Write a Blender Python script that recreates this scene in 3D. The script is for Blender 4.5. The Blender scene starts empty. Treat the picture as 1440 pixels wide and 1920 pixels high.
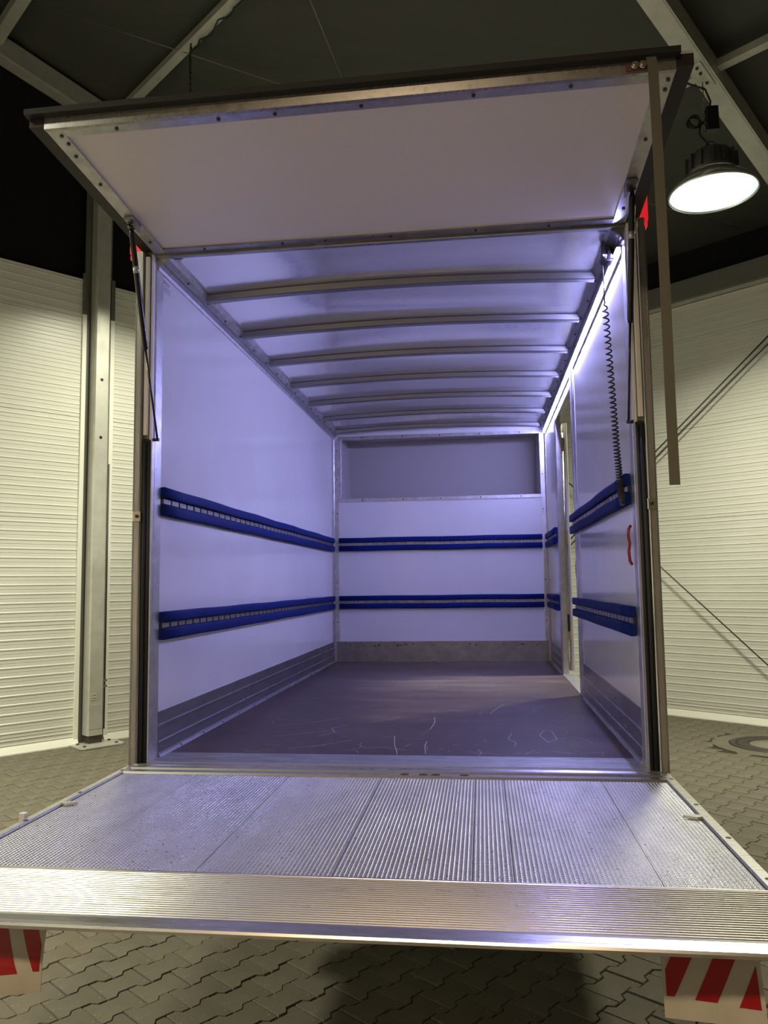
import bpy, math, random
from mathutils import Matrix, Vector

random.seed(7)
R = math.radians
scn = bpy.context.scene
col = scn.collection

# ------------------------------------------------------------------ frame of reference
F = 0.87                      # height of the van's load floor above the paving
W, H, L = 2.15, 2.325, 4.483  # load space: width, height at the sides, length

# hall frame: d = distance in from the eave wall, b = distance along the eave from the gable wall
TH = R(50.3)
HU = Vector((math.cos(TH), math.sin(TH), 0))
HV = Vector((math.sin(TH), -math.cos(TH), 0))
HK = Vector((0.945, 9.103, 0))
def HP(d, b, z=0.0):
    return HK - HU * d + HV * b + Vector((0, 0, z))

# ------------------------------------------------------------------ camera
def cam_axes(yaw, pitch, roll):
    f = Vector((math.sin(yaw) * math.cos(pitch), math.cos(yaw) * math.cos(pitch), math.sin(pitch)))
    r = Vector((math.cos(yaw), -math.sin(yaw), 0))
    u = r.cross(f)
    c, s = math.cos(roll), math.sin(roll)
    return c * r + s * u, -s * r + c * u, f
CR, CU, CF = cam_axes(-0.12186188, 0.09187344, -0.01334234)
CAM = Vector((1.486928, -3.415301, 0.77414 + F))
FPX = 1471.2289
cam = bpy.data.cameras.new('camera')
camo = bpy.data.objects.new('camera', cam)
col.objects.link(camo)
m = Matrix((( CR.x, CU.x, -CF.x, CAM.x), (CR.y, CU.y, -CF.y, CAM.y), (CR.z, CU.z, -CF.z, CAM.z), (0, 0, 0, 1)))
camo.matrix_world = m
cam.sensor_fit = 'HORIZONTAL'
cam.sensor_width = 36.0
cam.lens = 36.0 * FPX / 1440.0
cam.clip_end = 100
scn.camera = camo

def project(p):
    d = Vector(p) - CAM
    z = d.dot(CF)
    if z < 0.05:
        return None
    return 720 + FPX * d.dot(CR) / z, 960 - FPX * d.dot(CU) / z, z

# ------------------------------------------------------------------ world, lamps of the hall, exposure
wld = bpy.data.worlds.new('night')
scn.world = wld
wld.use_nodes = True
wld.node_tree.nodes['Background'].inputs[0].default_value = (0.02, 0.022, 0.03, 1)
wld.node_tree.nodes['Background'].inputs[1].default_value = 0.3

LAMP_COL = (1.0, 0.98, 0.74)
LAMP_W = 400.0
def hall_lamp(name, loc, power, colr, size=0.62):
    l = bpy.data.lights.new(name, 'AREA')
    l.shape = 'DISK'
    l.size = size
    l.energy = power
    l.color = colr
    l.spread = R(146)
    o = bpy.data.objects.new(name, l)
    o.location = loc
    col.objects.link(o)
    return o
# high-bay lamps of the same rows that hang outside the frame (the one in view is built further down)
hall_lamp('hall_lamp_light', HP(11.3, 9.48, 5.17), LAMP_W * 0.55, (1.0, 0.74, 0.46))
hall_lamp('hall_lamp_light', HP(11.3, 5.57, 5.07), LAMP_W * 0.11, LAMP_COL)
hall_lamp('hall_lamp_light', HP(10.8, 1.6, 5.07), LAMP_W * 0.98, LAMP_COL)
hall_lamp('hall_lamp_light', HP(5.58, 1.70, 5.15), LAMP_W * 0.28, LAMP_COL)   # on the chain behind the raised flap

scn.view_settings.view_transform = 'Standard'
scn.view_settings.look = 'None'
scn.view_settings.exposure = 0.0
scn.view_settings.gamma = 1.0
scn.view_settings.use_curve_mapping = False
try:
    scn.cycles.use_denoising = True
    scn.cycles.max_bounces = 10
    scn.cycles.diffuse_bounces = 6
    scn.cycles.glossy_bounces = 6
    scn.cycles.sample_clamp_indirect = 6.0
except Exception:
    pass

# ------------------------------------------------------------------ materials
def mat(name, base, rough=0.5, metal=0.0, spec=0.5):
    m = bpy.data.materials.new(name)
    m.use_nodes = True
    b = m.node_tree.nodes['Principled BSDF']
    b.inputs['Base Color'].default_value = (*base, 1)
    b.inputs['Roughness'].default_value = rough
    b.inputs['Metallic'].default_value = metal
    b.inputs['Specular IOR Level'].default_value = spec
    return m
def nodes(m):
    return m.node_tree.nodes, m.node_tree.links, m.node_tree.nodes['Principled BSDF']
def coords(m, scale=(1, 1, 1)):
    n, l, b = nodes(m)
    tc = n.new('ShaderNodeTexCoord')
    mp = n.new('ShaderNodeMapping')
    mp.inputs['Scale'].default_value = scale
    l.new(tc.outputs['Object'], mp.inputs['Vector'])
    return mp.outputs['Vector']
def noise(m, vec, scale, detail=4, rough=0.55):
    n, l, b = nodes(m)
    t = n.new('ShaderNodeTexNoise')
    t.inputs['Scale'].default_value = scale
    t.inputs['Detail'].default_value = detail
    t.inputs['Roughness'].default_value = rough
    l.new(vec, t.inputs['Vector'])
    return t.outputs['Fac']
def ramp(m, fac, stops):
    n, l, b = nodes(m)
    r = n.new('ShaderNodeValToRGB')
    els = r.color_ramp.elements
    while len(els) < len(stops):
        els.new(0.5)
    for e, (p, c) in zip(els, stops):
        e.position = p
        e.color = (*c, 1) if len(c) == 3 else c
    l.new(fac, r.inputs['Fac'])
    return r.outputs['Color']
def to_val(m, fac, a, b_, lo=0.0, hi=1.0):
    n, l, b = nodes(m)
    r = n.new('ShaderNodeMapRange')
    r.inputs['From Min'].default_value = lo
    r.inputs['From Max'].default_value = hi
    r.inputs['To Min'].default_value = a
    r.inputs['To Max'].default_value = b_
    l.new(fac, r.inputs['Value'])
    return r.outputs['Result']
def mixc(m, fac, c1, c2):
    n, l, b = nodes(m)
    x = n.new('ShaderNodeMix')
    x.data_type = 'RGBA'
    for s, v in ((x.inputs[0], fac), (x.inputs[6], c1), (x.inputs[7], c2)):
        if hasattr(v, 'is_output'):
            l.new(v, s)
        elif isinstance(v, (int, float)):
            s.default_value = v
        else:
            s.default_value = (*v, 1)
    return x.outputs[2]
def bump(m, fac, strength, dist=0.01):
    n, l, b = nodes(m)
    x = n.new('ShaderNodeBump')
    x.inputs['Strength'].default_value = strength
    x.inputs['Distance'].default_value = dist
    l.new(fac, x.inputs['Height'])
    l.new(x.outputs['Normal'], b.inputs['Normal'])
def setc(m, out):
    n, l, b = nodes(m)
    l.new(out, b.inputs['Base Color'])
def setr(m, out):
    n, l, b = nodes(m)
    l.new(out, b.inputs['Roughness'])

def alu(name, base=(0.62, 0.62, 0.63), rough=0.35, stretch=(1, 1, 1), scale=18, var=0.12, metal=0.9, dirt=0.25):
    m = mat(name, base, rough, metal)
    v = coords(m, stretch)
    f = noise(m, v, scale, 5, 0.6)
    d = tuple(c * (1 - dirt) for c in base)
    setc(m, ramp(m, f, [(0.32, d), (0.62, base)]))
    setr(m, to_val(m, f, rough + var, rough - var * 0.5, 0.3, 0.7))
    return m

M = {}
# glass-fibre faced plywood panels: nearly white, satin, with light scuffs
m = mat('white_panel', (0.68, 0.675, 0.68), 0.3, 0, 0.5)
v = coords(m)
f = noise(m, v, 1.3, 5, 0.6)
c1 = ramp(m, f, [(0.3, (0.66, 0.65, 0.65)), (0.7, (0.72, 0.715, 0.72))])
g = noise(m, coords(m, (1, 1, 1)), 22, 3, 0.7)
s = ramp(m, g, [(0.76, (0, 0, 0)), (0.84, (0.5, 0.5, 0.5))])
setc(m, mixc(m, s, c1, (0.42, 0.41, 0.42)))
setr(m, to_val(m, f, 0.09, 0.15))
M['panel'] = m
M['flap_panel'] = mat('flap_panel', (0.80, 0.735, 0.725), 0.32)
M['outer_skin'] = mat('outer_skin', (0.6, 0.6, 0.6), 0.35)
M['alu_bright'] = mat('pale_painted_profile', (0.74, 0.72, 0.66), 0.35)
M['alu'] = alu('aluminium_profile', (0.66, 0.66, 0.67), 0.33, (1, 1, 1), 14)
M['alu_dull'] = alu('aluminium_kick_plate', (0.34, 0.34, 0.36), 0.29, (1, 0.25, 1), 9, 0.07, 0.85, 0.25)
M['alu_post'] = alu('aluminium_post', (0.55, 0.53, 0.50), 0.32, (3, 3, 0.4), 8, 0.1, 0.9, 0.4)
M['alu_edge'] = alu('aluminium_worn_edge', (0.58, 0.57, 0.55), 0.26, (1, 1, 1), 30, 0.08, 0.9, 0.35)
M['alu_sill'] = alu('aluminium_sill', (0.48, 0.48, 0.49), 0.4, (0.5, 1.5, 1), 12, 0.15, 0.85, 0.35)
# bright sheet metal of the roof: mirror-like and slightly buckled
m = mat('roof_sheet_metal', (0.88, 0.88, 0.90), 0.2, 0.8)
v = coords(m, (0.8, 1.5, 1))
f = noise(m, v, 1.3, 0, 0.3)
bump(m, f, 0.7, 0.05)
f2 = noise(m, coords(m), 30, 4, 0.6)
setr(m, to_val(m, f2, 0.13, 0.21, 0.35, 0.7))
M['roof'] = m
M['bow'] = alu('roof_bow_metal', (0.25, 0.25, 0.26), 0.33, (0.3, 1, 1), 6, 0.05, 0.9, 0.1)
# film-faced plywood load floor with worn patches and scuffs
m = mat('load_floor_ply', (0.05, 0.032, 0.032), 0.42)
v = coords(m, (0.6, 2.0, 1))
f = noise(m, v, 2.2, 6, 0.65)
c1 = ramp(m, f, [(0.3, (0.030, 0.019, 0.020)), (0.52, (0.058, 0.036, 0.035)), (0.75, (0.10, 0.072, 0.066))])
g = noise(m, coords(m, (1.2, 6, 1)), 7, 5, 0.7)
s = ramp(m, g, [(0.60, (0, 0, 0)), (0.75, (0.5, 0.5, 0.5))])
c2 = mixc(m, s, c1, (0.17, 0.135, 0.125))
k = noise(m, coords(m, (0.9, 5, 1)), 11, 2, 0.5)
s2 = ramp(m, k, [(0.68, (0, 0, 0)), (0.74, (1, 1, 1))])
c3 = mixc(m, s2, c2, (0.012, 0.009, 0.012))
n, l, b = nodes(m)
gd = n.new('ShaderNodeTexGradient')          # lamp light falling through the side door, painted pale into the floor colour
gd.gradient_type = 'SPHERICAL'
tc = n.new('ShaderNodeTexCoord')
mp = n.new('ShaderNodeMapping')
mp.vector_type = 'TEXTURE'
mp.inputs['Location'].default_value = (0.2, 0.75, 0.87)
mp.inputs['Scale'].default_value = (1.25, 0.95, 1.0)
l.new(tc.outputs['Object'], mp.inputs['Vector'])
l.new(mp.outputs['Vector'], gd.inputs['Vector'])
door_light = n.new('ShaderNodeMath')
door_light.operation = 'MULTIPLY'
l.new(gd.outputs['Fac'], door_light.inputs[0])
l.new(to_val(m, f, 0.25, 1.5, 0.3, 0.7), door_light.inputs[1])
setc(m, mixc(m, to_val(m, door_light.outputs[0], 0.0, 0.75), c3, (0.20, 0.16, 0.14)))
setr(m, to_val(m, f, 0.34, 0.5))
bump(m, noise(m, coords(m), 160, 2), 0.08, 0.002)
M['ply'] = m
M['scratch'] = mat('scratch', (0.52, 0.46, 0.40), 0.7)
# blue tarpaulin padding
m = mat('blue_padding', (0.001, 0.010, 0.12), 0.65, 0, 0.15)
f = noise(m, coords(m), 6, 4)
setc(m, ramp(m, f, [(0.3, (0.0008, 0.009, 0.10)), (0.7, (0.0012, 0.015, 0.14))]))
bump(m, noise(m, coords(m), 45, 3), 0.12, 0.004)
M['blue'] = m
M['rail_strip'] = alu('lashing_rail_strip', (0.45, 0.44, 0.42), 0.42, (1, 1, 1), 20, 0.1, 0.8, 0.3)
M['slot_plate'] = alu('lashing_slot_plate', (0.36, 0.35, 0.34), 0.36, (1, 1, 1), 25, 0.1, 0.85, 0.35)
M['rubber'] = mat('black_rubber', (0.009, 0.008, 0.008), 0.6)
M['black'] = mat('black_plastic', (0.01, 0.01, 0.012), 0.32)
M['strut'] = mat('black_strut', (0.006, 0.006, 0.008), 0.25)
M['brown_seal'] = mat('brown_black_seal', (0.014, 0.008, 0.007), 0.55)
M['strap'] = mat('grey_webbing', (0.125, 0.117, 0.093), 0.85)
M['bolt'] = mat('bolt_dark', (0.06, 0.055, 0.05), 0.45, 0.7)
M['chrome'] = mat('zinc', (0.6, 0.58, 0.5), 0.25, 1.0)
M['white_plate'] = mat('white_plate', (0.62, 0.62, 0.66), 0.35)
M['red_lens'] = mat('red_lens', (0.55, 0.008, 0.012), 0.18)
_n, _l, _b = nodes(M['red_lens'])      # the marker lamps are switched on, dim
_b.inputs['Emission Color'].default_value = (1.0, 0.03, 0.04, 1)
_b.inputs['Emission Strength'].default_value = 0.55
M['red'] = mat('red_handle', (0.22, 0.005, 0.016), 0.4)
m = mat('flag_white', (0.56, 0.52, 0.44), 0.5)
f = noise(m, coords(m), 9, 4)
setc(m, ramp(m, f, [(0.3, (0.40, 0.375, 0.32)), (0.7, (0.48, 0.455, 0.40))]))
M['flag_white'] = m
M['flag_red'] = mat('flag_red', (0.30, 0.002, 0.008), 0.4)
# lift platform: anodised ribbed planks, knurled rib tops
m = mat('lift_plank', (0.66, 0.66, 0.69), 0.3, 0.92)
v = coords(m, (1, 1, 1))
f = noise(m, coords(m, (1, 0.35, 1)), 10, 5, 0.6)
c1 = ramp(m, f, [(0.3, (0.52, 0.52, 0.56)), (0.65, (0.70, 0.70, 0.74))])
g = noise(m, coords(m, (1, 1, 1)), 60, 2, 0.5)
s = ramp(m, g, [(0.66, (0, 0, 0)), (0.72, (0.8, 0.8, 0.8))])
setc(m, mixc(m, s, c1, (0.12, 0.11, 0.11)))
n, l, b = nodes(m)
wv = n.new('ShaderNodeTexWave')
wv.bands_direction = 'Y'
wv.inputs['Scale'].default_value = 24
l.new(v, wv.inputs['Vector'])
bump(m, wv.outputs['Fac'], 0.7, 0.006)
setr(m, to_val(m, f, 0.46, 0.34))
M['plank'] = m
M['ramp'] = alu('lift_ramp', (0.60, 0.59, 0.575), 0.29, (0.4, 2, 1), 26, 0.06, 0.92, 0.3)
# paving
m = mat('paving_concrete', (0.17, 0.155, 0.12), 0.88, 0, 0.3)
f = noise(m, coords(m), 2.3, 5, 0.6)
c1 = ramp(m, f, [(0.3, (0.115, 0.102, 0.076)), (0.7, (0.17, 0.153, 0.118))])
n, l, b = nodes(m)
oi = n.new('ShaderNodeObjectInfo')
c1b = mixc(m, to_val(m, oi.outputs['Random'], 0.0, 0.35), c1, (0.12, 0.108, 0.082))
g = noise(m, coords(m), 95, 2, 0.4)
s = ramp(m, g, [(0.70, (0, 0, 0)), (0.75, (1, 1, 1))])
setc(m, mixc(m, s, c1b, (0.55, 0.52, 0.45)))
bump(m, noise(m, coords(m), 120, 4), 0.35, 0.004)
M['paver'] = m
M['joint'] = mat('joint_sand', (0.05, 0.043, 0.03), 0.95, 0, 0.2)
# cladding
m = mat('sandwich_panel', (0.66, 0.655, 0.60), 0.3, 0, 0.5)
f = noise(m, coords(m), 0.8, 4)
setc(m, ramp(m, f, [(0.3, (0.63, 0.625, 0.57)), (0.7, (0.69, 0.685, 0.63))]))
M['clad'] = m
M['clad_trim'] = mat('white_cladding_trim', (0.78, 0.77, 0.70), 0.4)
M['tent_alu'] = alu('tent_frame_aluminium', (0.55, 0.545, 0.50), 0.5, (1, 1, 1), 6, 0.08, 0.55, 0.15)
M['tent_grey'] = mat('grey_eave_beam', (0.16, 0.16, 0.14), 0.5, 0.3)
m = mat('black_membrane', (0.046, 0.046, 0.041), 0.62, 0, 0.4)
f = noise(m, coords(m, (0.5, 1.4, 1)), 1.1, 3, 0.5)
bump(m, f, 0.5, 0.15)
M['membrane'] = m
M['black_fabric'] = mat('black_gable_fabric', (0.006, 0.006, 0.007), 0.8, 0, 0.2)
M['cable'] = mat('steel_cable', (0.23, 0.23, 0.21), 0.4, 0.7)
M['dark_cable'] = mat('dark_cable', (0.05, 0.048, 0.045), 0.5)
M['iron'] = mat('cast_iron', (0.06, 0.052, 0.042), 0.6, 0.4)
M['concrete'] = mat('concrete_fill', (0.22, 0.2, 0.16), 0.9)
M['chassis'] = mat('chassis_black', (0.012, 0.012, 0.012), 0.6)
M['tyre'] = mat('tyre', (0.01, 0.01, 0.01), 0.8)
M['lamp_body'] = mat('lamp_housing_grey', (0.10, 0.10, 0.10), 0.4, 0.5)
M['lamp_refl'] = mat('lamp_reflector', (0.75, 0.77, 0.75), 0.25, 0.8)
def emit(name, colr, strength):
    m = mat(name, (0.8, 0.8, 0.8), 0.4)
    n, l, b = nodes(m)
    b.inputs['Emission Color'].default_value = (*colr, 1)
    b.inputs['Emission Strength'].default_value = strength
    return m
M['lamp_glow'] = emit('lamp_light_disc', LAMP_COL, 12.0)
M['lamp_glass'] = emit('lamp_glass_ring', (0.70, 0.98, 0.90), 1.0)
M['led'] = emit('led_diffuser', (0.42, 0.415, 1.0), 225.0)

# ------------------------------------------------------------------ mesh building
class MB:
    def __init__(s):
        s.v, s.f, s.sm = [], [], []
    def add(s, vs, fs, smooth=False):
        o = len(s.v)
        s.v += [Vector(p) for p in vs]
        s.f += [tuple(i + o for i in q) for q in fs]
        s.sm += [smooth] * len(fs)
        return s
    def box(s, a, b, bev=0.0):
        x0, x1 = sorted((a[0], b[0])); y0, y1 = sorted((a[1], b[1])); z0, z1 = sorted((a[2], b[2]))
        e = min(bev, (x1 - x0) * .45, (y1 - y0) * .45, (z1 - z0) * .45)
        if e <= 0:
            vs = [(x, y, z) for z in (z0, z1) for y in (y0, y1) for x in (x0, x1)]
            fs = [(0, 2, 3, 1), (4, 5, 7, 6), (0, 1, 5, 4), (2, 6, 7, 3), (0, 4, 6, 2), (1, 3, 7, 5)]
            return s.add(vs, fs)
        # octagonal section along the longest axis, plain caps
        dims = [x1 - x0, y1 - y0, z1 - z0]
        ax = dims.index(max(dims))
        lo, hi = [(x0, x1), (y0, y1), (z0, z1)][ax]
        (a0, a1), (b0, b1) = [r for i, r in enumerate([(x0, x1), (y0, y1), (z0, z1)]) if i != ax]
        pr = [(a0 + e, b0), (a1 - e, b0), (a1, b0 + e), (a1, b1 - e), (a1 - e, b1), (a0 + e, b1), (a0, b1 - e), (a0, b0 + e)]
        def P(t, q):
            r = [0, 0, 0]
            r[ax] = t
            oth = [i for i in range(3) if i != ax]
            r[oth[0]], r[oth[1]] = q
            return tuple(r)
        return s.loft([[P(lo, q) for q in pr], [P(hi, q) for q in pr]])
    def loft(s, rings, cap=True, closed=True, smooth=False):
        n = len(rings[0])
        vs = [p for r in rings for p in r]
        fs = []
        for i in range(len(rings) - 1):
            for j in range(n if closed else n - 1):
                k = (j + 1) % n
                fs.append((i * n + j, i * n + k, (i + 1) * n + k, (i + 1) * n + j))
        s.add(vs, fs, smooth)
        if cap and closed:
            o = len(s.v) - len(vs)
            s.f.append(tuple(o + j for j in reversed(range(n)))); s.sm.append(False)
            s.f.append(tuple(o + (len(rings) - 1) * n + j for j in range(n))); s.sm.append(False)
        return s
    def tube(s, pts, r, n=8, smooth=True):
        pts = [Vector(p) for p in pts]
        rings = []
        up = None
        for i, p in enumerate(pts):
            t = (pts[min(i + 1, len(pts) - 1)] - pts[max(i - 1, 0)]).normalized()
            if up is None:
                up = Vector((0, 0, 1)) if abs(t.z) < 0.9 else Vector((1, 0, 0))
            a = t.cross(up).normalized()
            b = a.cross(t).normalized()
            up = b
            rr = r[i] if isinstance(r, (list, tuple)) else r
            rings.append([p + a * rr * math.cos(2 * math.pi * j / n) + b * rr * math.sin(2 * math.pi * j / n) for j in range(n)])
        return s.loft(rings, smooth=smooth)
    def cyl(s, a, b, r, n=16, smooth=True):
        return s.tube([a, b], r, n, smooth)
    def bar(s, a, b, w, h, up=(0, 0, 1)):
        """rectangular bar from a to b; w across, h along 'up'"""
        a, b = Vector(a), Vector(b)
        t = (b - a).normalized()
        x = t.cross(Vector(up)).normalized() * (w / 2)
        y = x.cross(t).normalized() * (h / 2)
        r = [[p - x - y, p + x - y, p + x + y, p - x + y] for p in (a, b)]
        return s.loft(r)
    def lathe(s, prof, c, n=32, smooth=True):
        c = Vector(c)
        rings = [[c + Vector((r * math.cos(2 * math.pi * j / n), r * math.sin(2 * math.pi * j / n), z)) for j in range(n)] for r, z in prof]
        if prof[0][0] > .01 and prof[-1][0] > .01 and len(prof) > 3:      # ring-shaped section: close it on itself
            return s.loft(rings + [rings[0]], cap=False, smooth=smooth)
        return s.loft(rings, cap=True, smooth=smooth)
    def mesh(s, name, material, off=(0, 0, 0)):
        me = bpy.data.meshes.new(name)
        off = Vector(off)
        me.from_pydata([tuple(p + off) for p in s.v], [], s.f)
        me.polygons.foreach_set('use_smooth', s.sm)
        me.materials.append(material)
        import bmesh
        bm = bmesh.new()
        bm.from_mesh(me)
        bmesh.ops.recalc_face_normals(bm, faces=bm.faces)
        bm.to_mesh(me)
        bm.free()
        me.update()
        return me

ORG = {}
def origin(o):
    return ORG.get(o.name, Vector((0, 0, 0))) if o else Vector((0, 0, 0))
# joined because each piece is only a pixel or two across
TINY = {'rivets', 'slot_marks', 'cooling_fins', 'plate_marks', 'anchor_bolts', 'links', 'chain', 'sticker_lines', 'rail_lines', 'rafter_lip', 'bolts'}
def part(name, mb, material, parent=None, van=True, label=None, kind=None):
    """one mesh object; coordinates are van coordinates (van=True) or hall/world coordinates"""
    off = Vector((0, 0, F if van else 0)) - origin(parent)
    o = bpy.data.objects.new(name, mb.mesh(name, material, off))
    col.objects.link(o)
    if parent:
        o.parent = parent
        ORG[o.name] = origin(parent)
    if label: o['label'] = label
    if kind or name in TINY: o['kind'] = kind or 'stuff'
    return o
def inst(name, me, parent, loc, van=True, rot=(0, 0, 0)):
    o = bpy.data.objects.new(name, me)
    col.objects.link(o)
    o.parent = parent
    o.location = Vector(loc) + Vector((0, 0, F if van else 0)) - origin(parent)
    o.rotation_euler = rot
    ORG[o.name] = origin(parent) + o.location
    return o
def thing(name, label, cat, loc, van=True, group=None):
    o = bpy.data.objects.new(name, None)
    o.empty_display_size = 0.1
    col.objects.link(o)
    o.location = Vector(loc) + Vector((0, 0, F if van else 0))
    ORG[o.name] = o.location.copy()
    o['label'] = label
    o['category'] = cat
    if group: o['group'] = group
    return o
def structure(name, label=None, loc=(0, 0, 0)):
    o = bpy.data.objects.new(name, None)
    col.objects.link(o)
    o.location = loc
    ORG[o.name] = Vector(loc)
    o['kind'] = 'structure'
    if label: o['label'] = label
    return o

# ================================================================== SETTING
# ---------------------------------------------------------------- paved ground
ground = bpy.data.objects.new('floor', MB().add([HP(-0.4, -0.6, -0.009), HP(14.4, -0.6, -0.009), HP(14.4, 16.4, -0.009), HP(-0.4, 16.4, -0.009)], [(0, 1, 2, 3)]).mesh('floor', M['joint']))
col.objects.link(ground)
ground['kind'] = 'structure'
ground['label'] = 'grey-brown interlocking concrete paving of the tent hall'
PL, PP, PA = 0.196, 0.150, 0.013     # paver length along the row, row pitch, interlock amplitude
PANG = R(52.5)
pu, pv = Vector((math.cos(PANG), math.sin(PANG), 0)), Vector((-math.sin(PANG), math.cos(PANG), 0))
def paver_outline(gap):
    h = PP / 2 - gap
    e = PL / 2 - gap
    k0, k1 = PL * 0.20, PL * 0.30
    up = [(-e, h + PA), (-k1, h + PA), (-k0, h - PA), (k0, h - PA), (k1, h + PA), (e, h + PA)]
    return up + [(x, -y) for x, y in reversed(up)]
def paver_mb(mb, c, tilt=(0, 0), dz=0.0):
    rings = []
    for gap, z in ((0.0022, -0.03), (0.0022, -0.004), (0.0050, 0.0)):
        rings.append([c + pu * x + pv * y + Vector((0, 0, z + dz + tilt[0] * x + tilt[1] * y)) for x, y in paver_outline(gap)])
    n = 12
    o = len(mb.v)
    mb.v += [p for r in rings for p in r]
    for i in range(2):
        for j in range(n):
            k = (j + 1) % n
            mb.f.append((o + i * n + j, o + i * n + k, o + (i + 1) * n + k, o + (i + 1) * n + j)); mb.sm.append(False)
    mb.f.append(tuple(o + 2 * n + j for j in range(n))); mb.sm.append(False)
MANHOLE = Vector((4.36, 4.98, 0))
def hall_db(p):
    q = p - HK
    return -q.dot(HU), q.dot(HV)
cands = []
for j in range(-130, 130):
    for i in range(-110, 110):
        c = pu * ((i + 0.5 * (j % 2)) * PL) + pv * (j * PP) + Vector((0.07, 0.02, 0))
        d, b = hall_db(c)
        if not (-0.1 < d < 14.0 and -0.1 < b < 16.0):
            continue
        if (c - MANHOLE).length < 0.62:
            continue
        size = 0.0
        pr = project(c)
        if pr and -20 < pr[0] < 1460 and -20 < pr[1] < 1950:
            vis = True
            t = (F - CAM.z) / (c.z - CAM.z)
            hit = CAM + (c - CAM) * t
            if -0.05 < hit.x < 2.21 and -1.63 < hit.y < 0.2:
                vis = False
            if c.y > 0:
                t = (0 - CAM.y) / (c.y - CAM.y)
                hit = CAM + (c - CAM) * t
                if -0.08 < hit.x < 2.23 and hit.z > F - 0.1:
                    vis = False
            if -0.1 < c.x < 2.25 and c.y > 0.9:
                vis = False
            if vis:
                size = 1.0 / pr[2] ** 2
        cands.append((size, c))
cands.sort(key=lambda t: -t[0])
pav0 = MB(); paver_mb(pav0, Vector((0, 0, 0)))
pav_me = pav0.mesh('paving_stone', M['paver'])
rest = MB()
for k, (size, c) in enumerate(cands):
    dz = random.uniform(-0.0025, 0.0025)
    if k < 300 and size > 0:
        o = inst('paving_stone', pav_me, ground, c + Vector((0, 0, dz)), van=False,
                 rot=(random.uniform(-.006, .006), random.uniform(-.006, .006), 0))
    else:
        paver_mb(rest, c, (random.uniform(-.008, .008), random.uniform(-.008, .008)), dz)
part('far_paving_stones', rest, M['paver'], ground, van=False, kind='stuff')

# ---------------------------------------------------------------- hall walls
SEAMS = [0.0, 0.16, 1.265, 2.385, 3.505, 4.63, 5.07]
def panel_profile(z0, z1):
    """(depth, z) up one panel: fine V grooves and raised beads, recessed seam at top and bottom"""
    n = max(2, round((z1 - z0) / 0.0932))
    p = (z1 - z0) / n
    out = [(-0.012, z0), (0.0, z0 + 0.004)]
    for i in range(n):
        a = z0 + i * p
        out += [(0.0, a + p * .40), (0.0045, a + p * .46), (0.0045, a + p * .56), (0.0, a + p * .62)]
        if i < n - 1:
            out += [(0.0, a + p - .004), (-0.005, a + p), (0.0, a + p + .004)]
    out += [(0.0, z1 - 0.004), (-0.012, z1)]
    return out
def clad_wall(name, A, B, nrm, gaps, label):
    """panelled wall from A to B on the ground, nrm into the hall; gaps: list of (t0, t1) panel runs along it"""
    w = structure(name, label, A)
    t = (B - A).normalized()
    for (t0, t1) in gaps:
        for k in range(len(SEAMS) - 1):
            z0, z1 = SEAMS[k], SEAMS[k + 1]
            prof = panel_profile(z0 + (0.07 if k == 0 else 0), z1)
            ra = [A + t * t0 + nrm * dp + Vector((0, 0, z)) for dp, z in prof]
            rb = [A + t * t1 + nrm * dp + Vector((0, 0, z)) for dp, z in prof]
            back = nrm * -0.06
            ra += [A + t * t0 + back + Vector((0, 0, prof[-1][1])), A + t * t0 + back + Vector((0, 0, prof[0][1]))]
            rb += [A + t * t1 + back + Vector((0, 0, prof[-1][1])), A + t * t1 + back + Vector((0, 0, prof[0][1]))]
            part('wall_panel', MB().loft([ra, rb], cap=False), M['clad'], w, van=False)
        # bright sloping base flashing
        s0, s1 = A + t * t0, A + t * t1
        pr = [(0.005, 0.075), (0.02, 0.072), (0.055, 0.012), (0.055, 0.0), (-0.05, 0.0), (-0.05, 0.075)]
        part('base_flashing', MB().loft([[s + nrm * a + Vector((0, 0, z)) for a, z in pr] for s in (s0, s1)]), M['clad_trim'], w, van=False)
        for s, sg in ((s0, 1), (s1, -1)):
            a = s + t * (sg * 0.02)
            part('edge_trim', MB().bar(a + nrm * 0.012 + Vector((0, 0, 0.05)), a + nrm * 0.012 + Vector((0, 0, 4.66)), 0.045, 0.026, up=nrm), M['clad_trim'], w, van=False)
            part('edge_trim_top', MB().bar(a + nrm * 0.012 + Vector((0, 0, 4.665)), a + nrm * 0.012 + Vector((0, 0, 5.13)), 0.045, 0.026, up=nrm), M['tent_grey'], w, van=False)
    return w
EAVE_Z = 5.75
SL = 0.247
RIDGE_D = 6.9
def roof_z(d):
    return EAVE_Z + SL * (d if d <= RIDGE_D else 2 * RIDGE_D - d)
DMAX, BMAX = 13.8, 16.0
GOFF = 0.0
wl = clad_wall('wall_left', HP(0.0, 0), HP(13.8, 0), HV, [(0.25, 5.58), (5.86, 10.9), (11.1, 13.6)], 'cream ribbed sandwich panel wall with black gable fabric above')
wr = clad_wall('wall_right', HP(0, 0), HP(0, 16), -HU, [(0.25, 5.42), (5.72, 10.7), (11.0, 15.8)], 'cream ribbed sandwich panel wall under a grey eave beam')
wb = clad_wall('wall_back', HP(13.8, 16), HP(13.8, 0), HU, [(0.25, 5.2), (5.5, 10.4), (10.7, 15.75)], 'cream ribbed panel wall')
wf = clad_wall('wall_front', HP(0, 16), HP(13.8, 16), -HV, [(0.25, 6.8), (7.0, 13.55)], 'cream ribbed panel wall')
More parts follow.
